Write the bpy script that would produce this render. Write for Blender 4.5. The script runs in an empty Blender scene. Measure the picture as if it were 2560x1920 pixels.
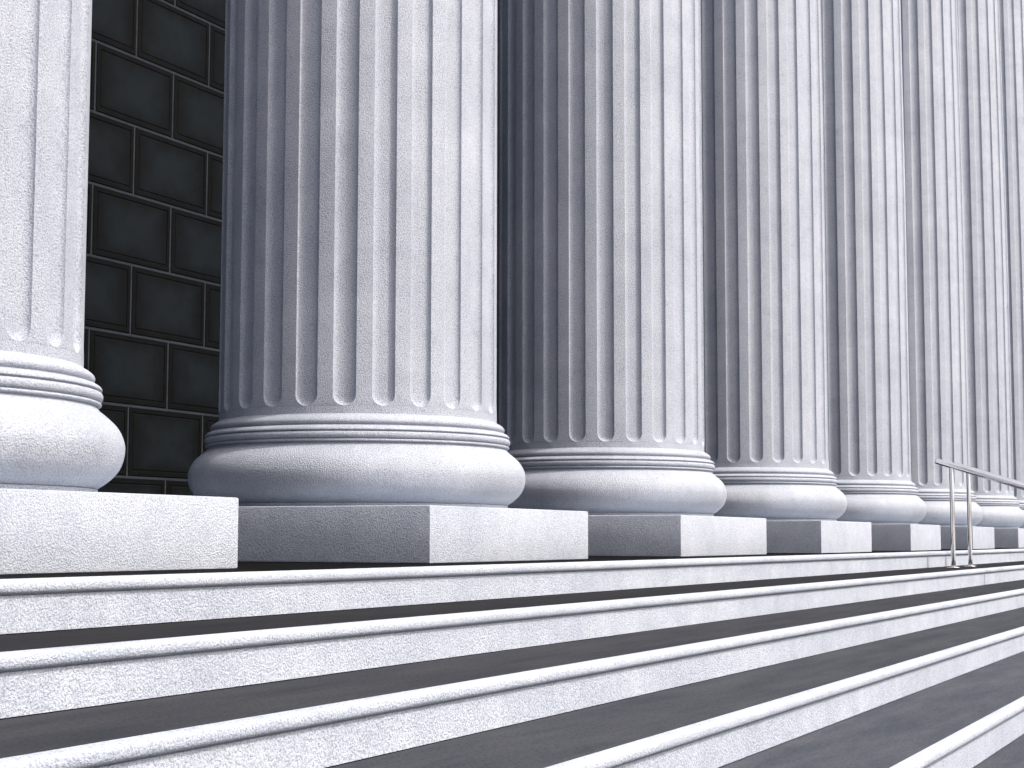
import bpy, bmesh, math, random
from mathutils import Vector, Matrix
R = math.radians
sc = bpy.context.scene
COL = sc.collection

# ------------------------------------------------------------------ camera
EYE = 0.1156
cam = bpy.data.objects.new('camera', bpy.data.cameras.new('camera'))
COL.objects.link(cam); sc.camera = cam
cam.data.sensor_width = 36.0
cam.data.lens = 4226.3 * 36.0 / 2560.0
cam.data.clip_start = 0.05; cam.data.clip_end = 5000
th, pi_, ro = R(25.343), R(5.228), R(0.084)
fw = Vector((math.cos(th)*math.cos(pi_), math.sin(th)*math.cos(pi_), math.sin(pi_)))
rt = Vector((math.sin(th), -math.cos(th), 0)); up = rt.cross(fw)
r2 = rt*math.cos(ro) + up*math.sin(ro); u2 = up*math.cos(ro) - rt*math.sin(ro)
m = Matrix((r2, u2, -fw)).transposed().to_4x4(); m.translation = Vector((0, 0, EYE))
cam.matrix_world = m
sc.render.resolution_x, sc.render.resolution_y = 1024, 768

# ------------------------------------------------------------------ world, sun, exposure
SUN_EL, SUN_AZ = 52.0, 274.0        # azimuth (math, degrees) of the direction towards the sun
w = bpy.data.worlds.new('World'); sc.world = w; w.use_nodes = True
nt = w.node_tree; nt.nodes.clear()
sky = nt.nodes.new('ShaderNodeTexSky'); sky.sky_type = 'NISHITA'; sky.sun_disc = False
sky.dust_density = 9.0; sky.air_density = 0.8; sky.ozone_density = 0.4
sky.sun_elevation = R(SUN_EL); sky.sun_rotation = R(90 - SUN_AZ)
bg = nt.nodes.new('ShaderNodeBackground'); bg.inputs['Strength'].default_value = 0.15
wo = nt.nodes.new('ShaderNodeOutputWorld')
nt.links.new(sky.outputs[0], bg.inputs[0]); nt.links.new(bg.outputs[0], wo.inputs[0])
sl = bpy.data.lights.new('sun', 'SUN'); sl.energy = 2.0; sl.angle = R(1.5); sl.color = (1.0, 0.985, 0.965)
sun = bpy.data.objects.new('sun', sl); COL.objects.link(sun)
sd = Vector((math.cos(R(SUN_AZ))*math.cos(R(SUN_EL)), math.sin(R(SUN_AZ))*math.cos(R(SUN_EL)), math.sin(R(SUN_EL))))
sun.rotation_euler = sd.to_track_quat('Z', 'Y').to_euler(); sun.location = (0, -20, 30)
sc.view_settings.view_transform = 'Standard'; sc.view_settings.look = 'None'
sc.view_settings.exposure = 0.46; sc.view_settings.gamma = 1.0

# ------------------------------------------------------------------ measured layout (metres; facade runs along +X, away is +Y)
SP, X1 = 3.47, 4.4866              # column spacing, first column's centre
PY, PW, PH = 3.738, 1.9112, 0.2718 # plinth front, side, height
CY = PY + PW/2
RS = 0.7531                        # shaft radius
NY, TD, RI = 3.3287, 0.5221, 0.1546  # landing edge, tread depth, riser height
NSTEP = 6
GZ = -NSTEP*RI
XL, XR = -7.0, 42.0
WY = 7.18                          # dark wall
JX = (16.243, 17.108)              # joints of the lane between the handrails

# ------------------------------------------------------------------ materials
def mat(name):
    mm = bpy.data.materials.new(name); mm.use_nodes = True
    t = mm.node_tree; b = t.nodes['Principled BSDF']
    return mm, t, b
def N(t, kind, **kw):
    n = t.nodes.new(kind)
    for k, v in kw.items():
        if k in n.inputs: n.inputs[k].default_value = v
        else: setattr(n, k, v)
    return n
def coords(t, rnd=True):
    tc = N(t, 'ShaderNodeTexCoord')
    if not rnd: return tc.outputs['Object']
    oi = N(t, 'ShaderNodeObjectInfo')
    mu = N(t, 'ShaderNodeMath', operation='MULTIPLY'); mu.inputs[1].default_value = 37.0
    t.links.new(oi.outputs['Random'], mu.inputs[0])
    ad = N(t, 'ShaderNodeVectorMath', operation='ADD')
    t.links.new(tc.outputs['Object'], ad.inputs[0]); t.links.new(mu.outputs[0], ad.inputs[1])
    return ad.outputs[0]
def ramp(t, src, stops):
    r = N(t, 'ShaderNodeValToRGB'); e = r.color_ramp.elements
    e[0].position, e[0].color = stops[0][0], (*stops[0][1], 1)
    e[1].position, e[1].color = stops[1][0], (*stops[1][1], 1)
    for p, c in stops[2:]:
        x = e.new(p); x.color = (*c, 1)
    t.links.new(src, r.inputs[0]); return r.outputs[0]
def mul(t, a, b, f=1.0):
    x = N(t, 'ShaderNodeMix', data_type='RGBA', blend_type='MULTIPLY'); x.inputs[0].default_value = f
    t.links.new(a, x.inputs[6]); t.links.new(b, x.inputs[7]); return x.outputs[2]
def mapped(t, co, scale):
    mp = N(t, 'ShaderNodeMapping'); mp.inputs['Scale'].default_value = scale
    t.links.new(co, mp.inputs[0]); return mp.outputs[0]

def stone(name, base, grain=1.0, streak=0.0, dirt=0.0, rough=0.82, spec=0.25, scale=150.0, bump=0.0065):
    mm, t, b = mat(name); co = coords(t)
    n1 = N(t, 'ShaderNodeTexNoise', Scale=1.3, Detail=4.0, Roughness=0.6); t.links.new(co, n1.inputs['Vector'])
    n2 = N(t, 'ShaderNodeTexNoise', Scale=6.0, Detail=5.0, Roughness=0.65); t.links.new(co, n2.inputs['Vector'])
    n3 = N(t, 'ShaderNodeTexNoise', Scale=scale, Detail=3.0, Roughness=0.6); t.links.new(co, n3.inputs['Vector'])
    rgb = N(t, 'ShaderNodeRGB'); rgb.outputs[0].default_value = (*base, 1)
    c = mul(t, rgb.outputs[0], ramp(t, n1.outputs[0], [(0.30, (0.84, 0.855, 0.875)), (0.66, (1.0, 1.0, 1.0))]))
    c = mul(t, c, ramp(t, n2.outputs[0], [(0.32, (0.88, 0.89, 0.905)), (0.62, (1.0, 1.0, 1.0))]))
    c = mul(t, c, ramp(t, n3.outputs[0], [(0.33, (0.62, 0.63, 0.66)), (0.56, (1.0, 1.0, 1.0))]), 1.0*grain)
    if streak:
        ns = N(t, 'ShaderNodeTexNoise', Scale=1.0, Detail=4.0, Roughness=0.6)
        t.links.new(mapped(t, co, (0.5, 0.5, 9.0)), ns.inputs['Vector'])
        c = mul(t, c, ramp(t, ns.outputs[0], [(0.35, (0.86, 0.87, 0.89)), (0.60, (1, 1, 1))]), streak)
        nv = N(t, 'ShaderNodeTexNoise', Scale=1.0, Detail=3.0)
        t.links.new(mapped(t, co, (9.0, 9.0, 0.7)), nv.inputs['Vector'])
        c = mul(t, c, ramp(t, nv.outputs[0], [(0.35, (0.87, 0.875, 0.885)), (0.58, (1, 1, 1))]), streak)
    if dirt:
        nd = N(t, 'ShaderNodeTexNoise', Scale=11.0, Detail=6.0, Roughness=0.7); t.links.new(co, nd.inputs['Vector'])
        c = mul(t, c, ramp(t, nd.outputs[0], [(0.30, (0.70, 0.69, 0.69)), (0.40, (1, 1, 1))]), dirt)
    t.links.new(c, b.inputs['Base Color'])
    b.inputs['Roughness'].default_value = rough
    b.inputs['Specular IOR Level'].default_value = spec
    bp = N(t, 'ShaderNodeBump', Strength=0.9*grain, Distance=bump)
    t.links.new(n3.outputs[0], bp.inputs['Height']); t.links.new(bp.outputs[0], b.inputs['Normal'])
    return mm
WHITE = (0.575, 0.625, 0.71)
M_step = stone('white_granite', WHITE, 1.0, streak=0.35)
M_col = stone('pale_column_stone', (0.475, 0.515, 0.585), 1.0, streak=0.3, dirt=0.5, rough=0.55, spec=0.55)
M_plinth = stone('pale_plinth_stone', (0.545, 0.59, 0.668), 1.0, dirt=0.2)

def dark_floor(name, base, rough=0.85):
    mm, t, b = mat(name); co = coords(t, False)
    n1 = N(t, 'ShaderNodeTexNoise', Scale=1.0, Detail=5.0, Roughness=0.65)
    t.links.new(mapped(t, co, (1.2, 7.0, 7.0)), n1.inputs['Vector'])
    n3 = N(t, 'ShaderNodeTexNoise', Scale=90.0, Detail=3.0, Roughness=0.6); t.links.new(co, n3.inputs['Vector'])
    rgb = N(t, 'ShaderNodeRGB'); rgb.outputs[0].default_value = (*base, 1)
    c = mul(t, rgb.outputs[0], ramp(t, n1.outputs[0], [(0.28, (0.66, 0.68, 0.74)), (0.72, (1.20, 1.15, 1.10))]))
    c = mul(t, c, ramp(t, n3.outputs[0], [(0.30, (0.6, 0.6, 0.6)), (0.52, (1.1, 1.1, 1.1))]))
    t.links.new(c, b.inputs['Base Color'])
    b.inputs['Roughness'].default_value = rough; b.inputs['Specular IOR Level'].default_value = 0.05
    bp = N(t, 'ShaderNodeBump', Strength=0.4, Distance=0.003)
    t.links.new(n3.outputs[0], bp.inputs['Height']); t.links.new(bp.outputs[0], b.inputs['Normal'])
    return mm
M_tread_lit = dark_floor('slate_lit', (0.067, 0.076, 0.091))  # one slate in four tones; shade towards the upper steps is in the colour
M_tread_half_shade = dark_floor('slate_half_shade', (0.038, 0.0415, 0.049))
M_tread_light_shade = dark_floor('slate_light_shade', (0.051, 0.057, 0.067))
M_tread_deep_shade = dark_floor('slate_deep_shade', (0.019, 0.0198, 0.0225))
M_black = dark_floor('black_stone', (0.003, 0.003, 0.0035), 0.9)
M_pave = dark_floor('grey_paving', (0.42, 0.42, 0.43))

def tile_mat():
    mm, t, b = mat('dark_wall_block'); co = coords(t, False)
    uv = N(t, 'ShaderNodeUVMap', uv_map='UVMap')
    n0 = N(t, 'ShaderNodeTexNoise', Scale=7.0, Detail=5.0, Roughness=0.7); t.links.new(co, n0.inputs['Vector'])
    sx = N(t, 'ShaderNodeSeparateXYZ'); t.links.new(uv.outputs[0], sx.inputs[0])
    def mth(op, a, bb=None, v=None):
        n = N(t, 'ShaderNodeMath', operation=op); t.links.new(a, n.inputs[0])
        if bb is not None: t.links.new(bb, n.inputs[1])
        if v is not None: n.inputs[1].default_value = v
        return n.outputs[0]
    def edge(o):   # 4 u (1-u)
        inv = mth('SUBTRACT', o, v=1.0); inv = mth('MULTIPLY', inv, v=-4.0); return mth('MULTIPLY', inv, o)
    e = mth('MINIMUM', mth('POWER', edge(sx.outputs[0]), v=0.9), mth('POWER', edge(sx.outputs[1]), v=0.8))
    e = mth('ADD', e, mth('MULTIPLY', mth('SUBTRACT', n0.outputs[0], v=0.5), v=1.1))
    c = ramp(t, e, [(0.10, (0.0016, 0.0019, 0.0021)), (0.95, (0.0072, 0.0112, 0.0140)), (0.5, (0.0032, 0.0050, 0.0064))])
    n1 = N(t, 'ShaderNodeTexNoise', Scale=1.1, Detail=2.0); t.links.new(co, n1.inputs['Vector'])
    c = mul(t, c, ramp(t, n1.outputs[0], [(0.40, (1.0, 0.96, 0.93)), (0.60, (0.95, 1.0, 1.06))]))
    t.links.new(c, b.inputs['Base Color']); b.inputs['Roughness'].default_value = 0.75
    b.inputs['Specular IOR Level'].default_value = 0.12
    n3 = N(t, 'ShaderNodeTexNoise', Scale=60.0, Detail=4.0); t.links.new(co, n3.inputs['Vector'])
    bp = N(t, 'ShaderNodeBump', Strength=0.3, Distance=0.003)
    t.links.new(n3.outputs[0], bp.inputs['Height']); t.links.new(bp.outputs[0], b.inputs['Normal'])
    return mm
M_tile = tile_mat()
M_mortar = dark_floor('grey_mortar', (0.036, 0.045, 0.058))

def metal():
    mm, t, b = mat('brushed_steel'); co = coords(t, False)
    b.inputs['Metallic'].default_value = 1.0; b.inputs['Base Color'].default_value = (0.90, 0.90, 0.90, 1)
    n = N(t, 'ShaderNodeTexNoise', Scale=40.0, Detail=2.0)
    t.links.new(co, n.inputs['Vector'])
    r = ramp(t, n.outputs[0], [(0.3, (0.22,)*3), (0.7, (0.32,)*3)])
    b.inputs['Roughness'].default_value = 0.24
    return mm
M_steel = metal()

# ------------------------------------------------------------------ helpers
def link(name, bm, material, parent=None, smooth=False, loc=None):
    me = bpy.data.meshes.new(name); bm.to_mesh(me); bm.free()
    for mt in (material if isinstance(material, (list, tuple)) else [material]): me.materials.append(mt)
    if smooth:
        for p in me.polygons: p.use_smooth = True
    o = bpy.data.objects.new(name, me); COL.objects.link(o)
    if parent: o.parent = parent
    if loc: o.location = loc
    return o
def empty(name, loc, label, cat, group=None):
    o = bpy.data.objects.new(name, None); COL.objects.link(o); o.location = loc; o.empty_display_size = 0.2
    o['label'] = label; o['category'] = cat
    if group: o['group'] = group
    return o
def box(bm, x0, x1, y0, y1, z0, z1, mi=0):
    v = [bm.verts.new(p) for p in ((x0,y0,z0),(x1,y0,z0),(x1,y1,z0),(x0,y1,z0),(x0,y0,z1),(x1,y0,z1),(x1,y1,z1),(x0,y1,z1))]
    for f in ((0,3,2,1),(4,5,6,7),(0,1,5,4),(1,2,6,5),(2,3,7,6),(3,0,4,7)):
        bm.faces.new([v[i] for i in f]).material_index = mi
def lathe(bm, prof, n=128):
    rings = [[bm.verts.new((r*math.cos(2*math.pi*i/n), r*math.sin(2*math.pi*i/n), z)) for i in range(n)] for r, z in prof]
    for a, b in zip(rings, rings[1:]):
        for i in range(n):
            bm.faces.new((a[i], a[(i+1) % n], b[(i+1) % n], b[i]))
def tube(bm, p0, p1, r, n=32, cap=0.006):
    d = (p1-p0).normalized(); a = d.orthogonal().normalized(); b = d.cross(a); L = (p1-p0).length
    st = [(0, 0.0), (0, r-cap), (cap*0.3, r-cap*0.3), (cap, r), (L-cap, r), (L-cap*0.3, r-cap*0.3), (L, r-cap), (L, 0.0)]
    rings = []
    for s, rr in st:
        c = p0 + d*s
        rings.append([bm.verts.new(c)] if rr == 0 else [bm.verts.new(c + a*rr*math.cos(2*math.pi*i/n) + b*rr*math.sin(2*math.pi*i/n)) for i in range(n)])
    for A, B in zip(rings, rings[1:]):
        for i in range(n):
            j = (i+1) % n
            if len(A) == 1: bm.faces.new((A[0], B[i], B[j]))
            elif len(B) == 1: bm.faces.new((A[i], A[j], B[0]))
            else: bm.faces.new((A[i], A[j], B[j], B[i]))
    bmesh.ops.recalc_face_normals(bm, faces=bm.faces)

# ------------------------------------------------------------------ setting: pavement and portico floor
bm = bmesh.new()
v = [bm.verts.new(p) for p in ((-600, -600, GZ), (600, -600, GZ), (600, 600, GZ), (-600, 600, GZ))]
bm.faces.new(v)
o = link('pavement', bm, M_pave); o['kind'] = 'structure'
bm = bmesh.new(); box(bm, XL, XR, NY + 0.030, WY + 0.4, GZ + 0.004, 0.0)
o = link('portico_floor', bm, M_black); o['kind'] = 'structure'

# ------------------------------------------------------------------ staircase
st = empty('stone_staircase', (0, 0, 0), 'broad flight of white granite steps with dark slate treads below the columns', 'stairs')
def seg():
    g = 0.0035
    return [(XL, JX[0]-g), (JX[0]+g, JX[1]-g), (JX[1]+g, XR)]
def nosing_profile():
    # (dy, dz): rounded bead on the edge of a tread, dy<0 is outwards
    p = [(0.030, -0.046), (0.030, 0.0)]
    p += [(0.012, -0.0002)]
    cx, cz, rx, rz = 0.004, -0.0215, 0.020, 0.0210
    for k in range(0, 15):
        a = R(80 + k*(262-80)/14); ca, sa = math.cos(a), math.sin(a)
        p.append((cx + rx*math.copysign(abs(ca)**0.75, ca), cz + rz*math.copysign(abs(sa)**0.85, sa)))
    p += [(0.004, -0.046)]
    return p
def extrude_x(bm, prof, x0, x1):
    A = [bm.verts.new((x0, y, z)) for y, z in prof]; B = [bm.verts.new((x1, y, z)) for y, z in prof]
    n = len(prof)
    for i in range(n):
        j = (i+1) % n
        bm.faces.new((A[i], B[i], B[j], A[j]))
    bm.faces.new(A[::-1]); bm.faces.new(B)
for k in range(NSTEP):
    y, z = NY - k*TD, -k*RI
    # nosing of this level, riser beneath it
    bm = bmesh.new()
    for a, b_ in seg(): extrude_x(bm, [(y+dy, z+dz) for dy, dz in nosing_profile()], a, b_)
    bmesh.ops.recalc_face_normals(bm, faces=bm.faces)
    o = link('nosing', bm, M_step, st, smooth=True)
    o.data.set_sharp_from_angle(angle=R(40))
    bm = bmesh.new()
    for a, b_ in seg(): box(bm, a, b_, y+0.003, y+0.028, z-RI+0.002, z-0.0465)
    link('riser', bm, M_step, st)
    if k > 0:   # tread between the riser above and this nosing
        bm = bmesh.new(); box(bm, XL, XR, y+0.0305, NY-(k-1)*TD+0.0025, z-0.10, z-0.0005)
        link('tread', bm, (M_tread_deep_shade, M_tread_half_shade, M_tread_light_shade, M_tread_lit)[min(k-1, 3)], st)  # upper treads get darker copies, painting in the light's falloff
    bm = bmesh.new(); box(bm, XL+0.02, XR-0.02, y+0.0285, y+0.0300, z-RI+0.006, z-0.047)
    link('joint', bm, M_black, st)

# ------------------------------------------------------------------ columns
def flute_shaft():
    NF, PH0 = 24, R(10.0)
    per = 2*math.pi/NF; hw = R(4.45); Dp = 0.026
    zb = PH + 0.675*RS; wm = hw*RS; zc = zb + wm       # flute foot, start of the straight part
    q = [0, .12, .25, .38, .5, .62, .72, .81, .88, .93, .965, .985, 1.0]
    zs = [(PH+0.620*RS, -1), (PH+0.635*RS, -1), (PH+0.655*RS, -1), (zb-0.006, -1)]
    for s in (.9995, .99, .975, .95, .91, .86, .80, .72, .62, .5, .38, .25, .12, 0): zs.append((zc - wm*s, s))
    zz = zc
    for h in (1.2, 1.6, 2.2, 3, 4, 5, 6, 7, 8, 9, 10, 11): zs.append((h, 0))
    zs += [(11.80, 0), (11.88, -1), (11.92, -1)]
    bm = bmesh.new(); rings = []
    for z, s in zs:
        rad = RS
        if z > 4: rad = RS*(1 - 0.10*((z-4)/8.0)**1.3)
        row = []
        wfr = math.sqrt(max(0.0, 1-s*s)) if s >= 0 else 0.03
        wfr = max(wfr, 0.03)
        for f in range(NF):
            c = PH0 + f*per
            offs = []
            for t in [-x for x in q[::-1]] + q[1:]:
                offs.append((t*hw*wfr, t))
            # edge softening and fillet
            e = hw*wfr
            rest = per/2 - e
            fil = [(e + min(R(0.12), rest*0.3), None), (e + rest*0.55, None), ]
            for off, t in offs:
                dep = 0
                if s >= 0:
                    d = min(1.0, math.hypot(off/hw, s))
                    dep = Dp*max(0.0, 1-d**3.8)**0.55
                row.append((c+off, rad-dep))
            for a, _ in fil: row.append((c+a, rad))
            nxt = min(R(0.12), rest*0.3)
            row.append((c+per-e-nxt, rad))
        rings.append([bm.verts.new((r*math.cos(a), r*math.sin(a), z)) for a, r in row])
    n = len(rings[0])
    for A, B in zip(rings, rings[1:]):
        for i in range(n):
            j = (i+1) % n
            bm.faces.new((A[i], A[j], B[j], B[i]))
    return bm

u = RS
torus_pts = [(1.079, .018), (1.119, .042), (1.159, .073), (1.187, .108), (1.203, .1485), (1.2087, .189), (1.205, .223),
             (1.192, .261), (1.168, .300), (1.136, .332), (1.108, .356), (1.088, .372), (1.0775, .384), (1.070, .396)]
def smooth_curve(pts, k=4):
    out = []
    P = [pts[0]] + pts + [pts[-1]]
    for i in range(1, len(P)-2):
        p0, p1, p2, p3 = P[i-1], P[i], P[i+1], P[i+2]
        for j in range(k):
            t = j/k
            out.append(tuple(0.5*((2*p1[d]) + (-p0[d]+p2[d])*t + (2*p0[d]-5*p1[d]+4*p2[d]-p3[d])*t*t + (-p0[d]+3*p1[d]-3*p2[d]+p3[d])*t**3) for d in (0, 1)))
    out.append(pts[-1]); return out
def arc(r0, z0, r1, z1, bulge, n=9):
    """half-round moulding between two heights"""
    out = []
    for i in range(n+1):
        a = math.pi*i/n
        z = (z0+z1)/2 - (z1-z0)/2*math.cos(a)
        r = r0 + (r1-r0)*(i/n) + bulge*math.sin(a)
        out.append((r, z))
    return out
def make_column():
    root = empty('fluted_column', (0, 0, 0), 'x', 'column')
    # plinth
    bm = bmesh.new(); h = PW/2
    box(bm, -h, h, -h, h, 0.0, PH)
    bmesh.ops.bevel(bm, geom=[e for e in bm.edges if max(v.co.z for v in e.verts) > PH-0.01 or True], offset=0.009, segments=2, affect='EDGES', profile=0.6)
    bm.normal_update()
    pl = link('plinth', bm, M_plinth, root, smooth=True); pl.data.set_sharp_from_angle(angle=R(35))
    # lower disc + torus
    bm = bmesh.new()
    lathe(bm, [(1.04*u, PH+0.0006), (1.082*u, PH+0.001), (1.082*u, PH+.027*u), (1.070*u, PH+.029*u)] + [(r*u, PH+(z+.034 - max(0, .189-z)*.129)*u) for r, z in smooth_curve(torus_pts)], 160)
    o = link('torus', bm, M_col, root, smooth=True); o.data.set_sharp_from_angle(angle=R(40))
    # ring mouldings
    bm = bmesh.new()
    pr = [(1.06, .394), (1.074, .397), (1.086, .400), (1.091, .404), (1.092, .409), (1.089, .414), (1.078, .4185), (1.078, .4215)]
    pr += [(1.088, .424), (1.0935, .429), (1.0968, .436), (1.098, .445), (1.0972, .453), (1.094, .460), (1.089, .465), (1.078, .468), (1.078, .4715)]
    pr += [(1.088, .4735), (1.0925, .478), (1.0925, .484), (1.088, .491), (1.080, .498), (1.070, .504), (1.060, .508), (1.044, .511), (1.042, .515)]
    pr += [(1.049, .519), (1.055, .526), (1.0575, .535), (1.0565, .545), (1.052, .556), (1.044, .567), (1.033, .578), (1.020, .588), (1.0065, .598), (1.0010, .607), (0.985, .609)]
    lathe(bm, [(r*u, PH+(z+.034-.019*max(0, (z-.535)/.074))*u) for r, z in pr], 160)
    o = link('ring_moulding', bm, M_col, root, smooth=True); o.data.set_sharp_from_angle(angle=R(38))
    o = link('shaft', flute_shaft(), M_col, root, smooth=True); o.data.set_sharp_from_angle(angle=R(38))
    return root
labels = [
    'nearest sunlit fluted column, standing left of the dark tiled wall and cut off by the picture edge',
    'large fluted column just right of the dark tiled wall, shown with its whole base',
    'third fluted column from the left, right behind the large one beside the dark wall',
    'fourth fluted column from the left, in the middle of the receding row',
    'fifth fluted column from the left, the last one left of the steel handrails',
    'sixth fluted column from the left, partly behind the posts of the steel handrails',
    'seventh fluted column from the left, just right of the handrail posts',
    'eighth and farthest visible fluted column, a sliver at the right edge above the handrails',
]
proto = make_column()
def copy_thing(root):
    c = root.copy(); COL.objects.link(c)
    for ch in root.children:
        d = ch.copy(); COL.objects.link(d); d.parent = c
    return c
def rounded_plinth(rad):
    h = PW/2
    pts = [(-h, -h)] + [(h-rad+rad*math.cos(R(a)), -h+rad+rad*math.sin(R(a))) for a in range(-90, 1, 6)] + [(h, h), (-h, h)]
    bm = bmesh.new()
    A = [bm.verts.new((x, y, 0)) for x, y in pts]; B = [bm.verts.new((x, y, PH)) for x, y in pts]
    n = len(pts)
    for i in range(n): bm.faces.new((A[i], A[(i+1) % n], B[(i+1) % n], B[i]))
    top = bm.faces.new(B); bm.faces.new(A[::-1])
    bmesh.ops.bevel(bm, geom=list(top.edges), offset=0.009, segments=2, affect='EDGES', profile=0.6)
    me = bpy.data.meshes.new('plinth'); bm.to_mesh(me); bm.free(); me.materials.append(M_plinth)
    for p in me.polygons: p.use_smooth = True
    me.set_sharp_from_angle(angle=R(35))
    return me
cols = [proto] + [copy_thing(proto) for _ in range(len(labels)-1)]
slight, round_ = rounded_plinth(0.15), rounded_plinth(0.42)
for i, c in enumerate(cols):
    if i >= 3:      # the farther plinths have a worn, rounded front corner
        pl = [ch for ch in c.children if ch.name.startswith('plinth')][0]
        pl.data = slight if i == 3 else round_
    c.location = (X1 + i*SP, CY, 0.0)
    c['label'] = labels[i]; c['group'] = 'fluted columns in a row along the top of the steps'

# ------------------------------------------------------------------ dark wall
bm = bmesh.new()
WX, WH = 4.6, 6.30
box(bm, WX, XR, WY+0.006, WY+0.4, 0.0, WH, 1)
uvl = bm.loops.layers.uv.new('UVMap')
BW, BH, G = 0.843, 0.479, 0.0095
def block(x0, x1, z0, z1):
    fr = 0.032
    o4 = [(x0, z0), (x1, z0), (x1, z1), (x0, z1)]
    def ring(d, y): return [bm.verts.new((x, y, z)) for x, z in ((x0+d, z0+d), (x1-d, z0+d), (x1-d, z1-d), (x0+d, z1-d))]
    rs = [ring(0, WY+0.008), ring(0.0, WY+0.003), ring(0.004, WY), ring(fr, WY), ring(fr+0.002, WY+0.0045), ring(fr+0.010, WY+0.0045), ring(fr+0.013, WY+0.0005)]
    def setuv(f):
        for l in f.loops: l[uvl].uv = ((l.vert.co.x-x0)/(x1-x0), (l.vert.co.z-z0)/(z1-z0))
    for A, B in zip(rs, rs[1:]):
        for i in range(4):
            j = (i+1) % 4
            setuv(bm.faces.new((A[i], A[j], B[j], B[i])))
    setuv(bm.faces.new(rs[-1]))
for row in range(-1, 24):
    z0 = 0.525 + row*BH; z1 = z0 + BH
    z0 = max(z0, 0.0)
    x = 9.144 + (0 if row % 2 == 0 else BW/2) - 22*BW
    while x + BW < XR:
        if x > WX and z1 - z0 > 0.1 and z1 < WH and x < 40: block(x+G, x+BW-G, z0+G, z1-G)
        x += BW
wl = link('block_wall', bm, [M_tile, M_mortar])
wl['label'] = 'dark wall of rectangular stone blocks with grey mortar behind the columns'; wl['category'] = 'wall'

# ------------------------------------------------------------------ handrails
def handrail(x, label):
    root = empty('handrail', (x, 3.10, -RI), label, 'handrail', 'steel handrails going down the steps')
    sl_ = 0.32
    def zr(y): return 0.814 - sl_*(3.10-y) + RI      # rail axis above the root
    ys, ye = 3.245, 0.10
    bm = bmesh.new(); tube(bm, Vector((0, ys-3.10, zr(ys))), Vector((0, ye-3.10, zr(ye))), 0.0285, 40, 0.005)
    o = link('rail', bm, M_steel, root, smooth=True); o.data.set_sharp_from_angle(angle=R(50))
    # posts: top one, one mid-flight, one on the pavement
    for y in (3.10, 1.56, 0.30):
        k = max(0, math.ceil((NY + 0.0 - y)/TD)); k = min(k, NSTEP)
        zt = -k*RI + RI - (0.0005 if k < NSTEP else 0)
        bm = bmesh.new(); tube(bm, Vector((0, y-3.10, zt+0.004)), Vector((0, y-3.10, zr(y)-0.022)), 0.0212, 28, 0.001)
        p = link('post', bm, M_steel, root, smooth=True); p.data.set_sharp_from_angle(angle=R(50))
        bm = bmesh.new(); tube(bm, Vector((0, y-3.10, zt)), Vector((0, y-3.10, zt+0.010)), 0.060, 40, 0.003)
        bp_ = link('base_plate', bm, M_steel, p, smooth=True); bp_.data.set_sharp_from_angle(angle=R(50))
    return root
handrail(16.29, 'left one of the two parallel steel handrails on the steps, nearer to the viewer')
handrail(17.155, 'right one of the two parallel steel handrails, starting just behind the first')
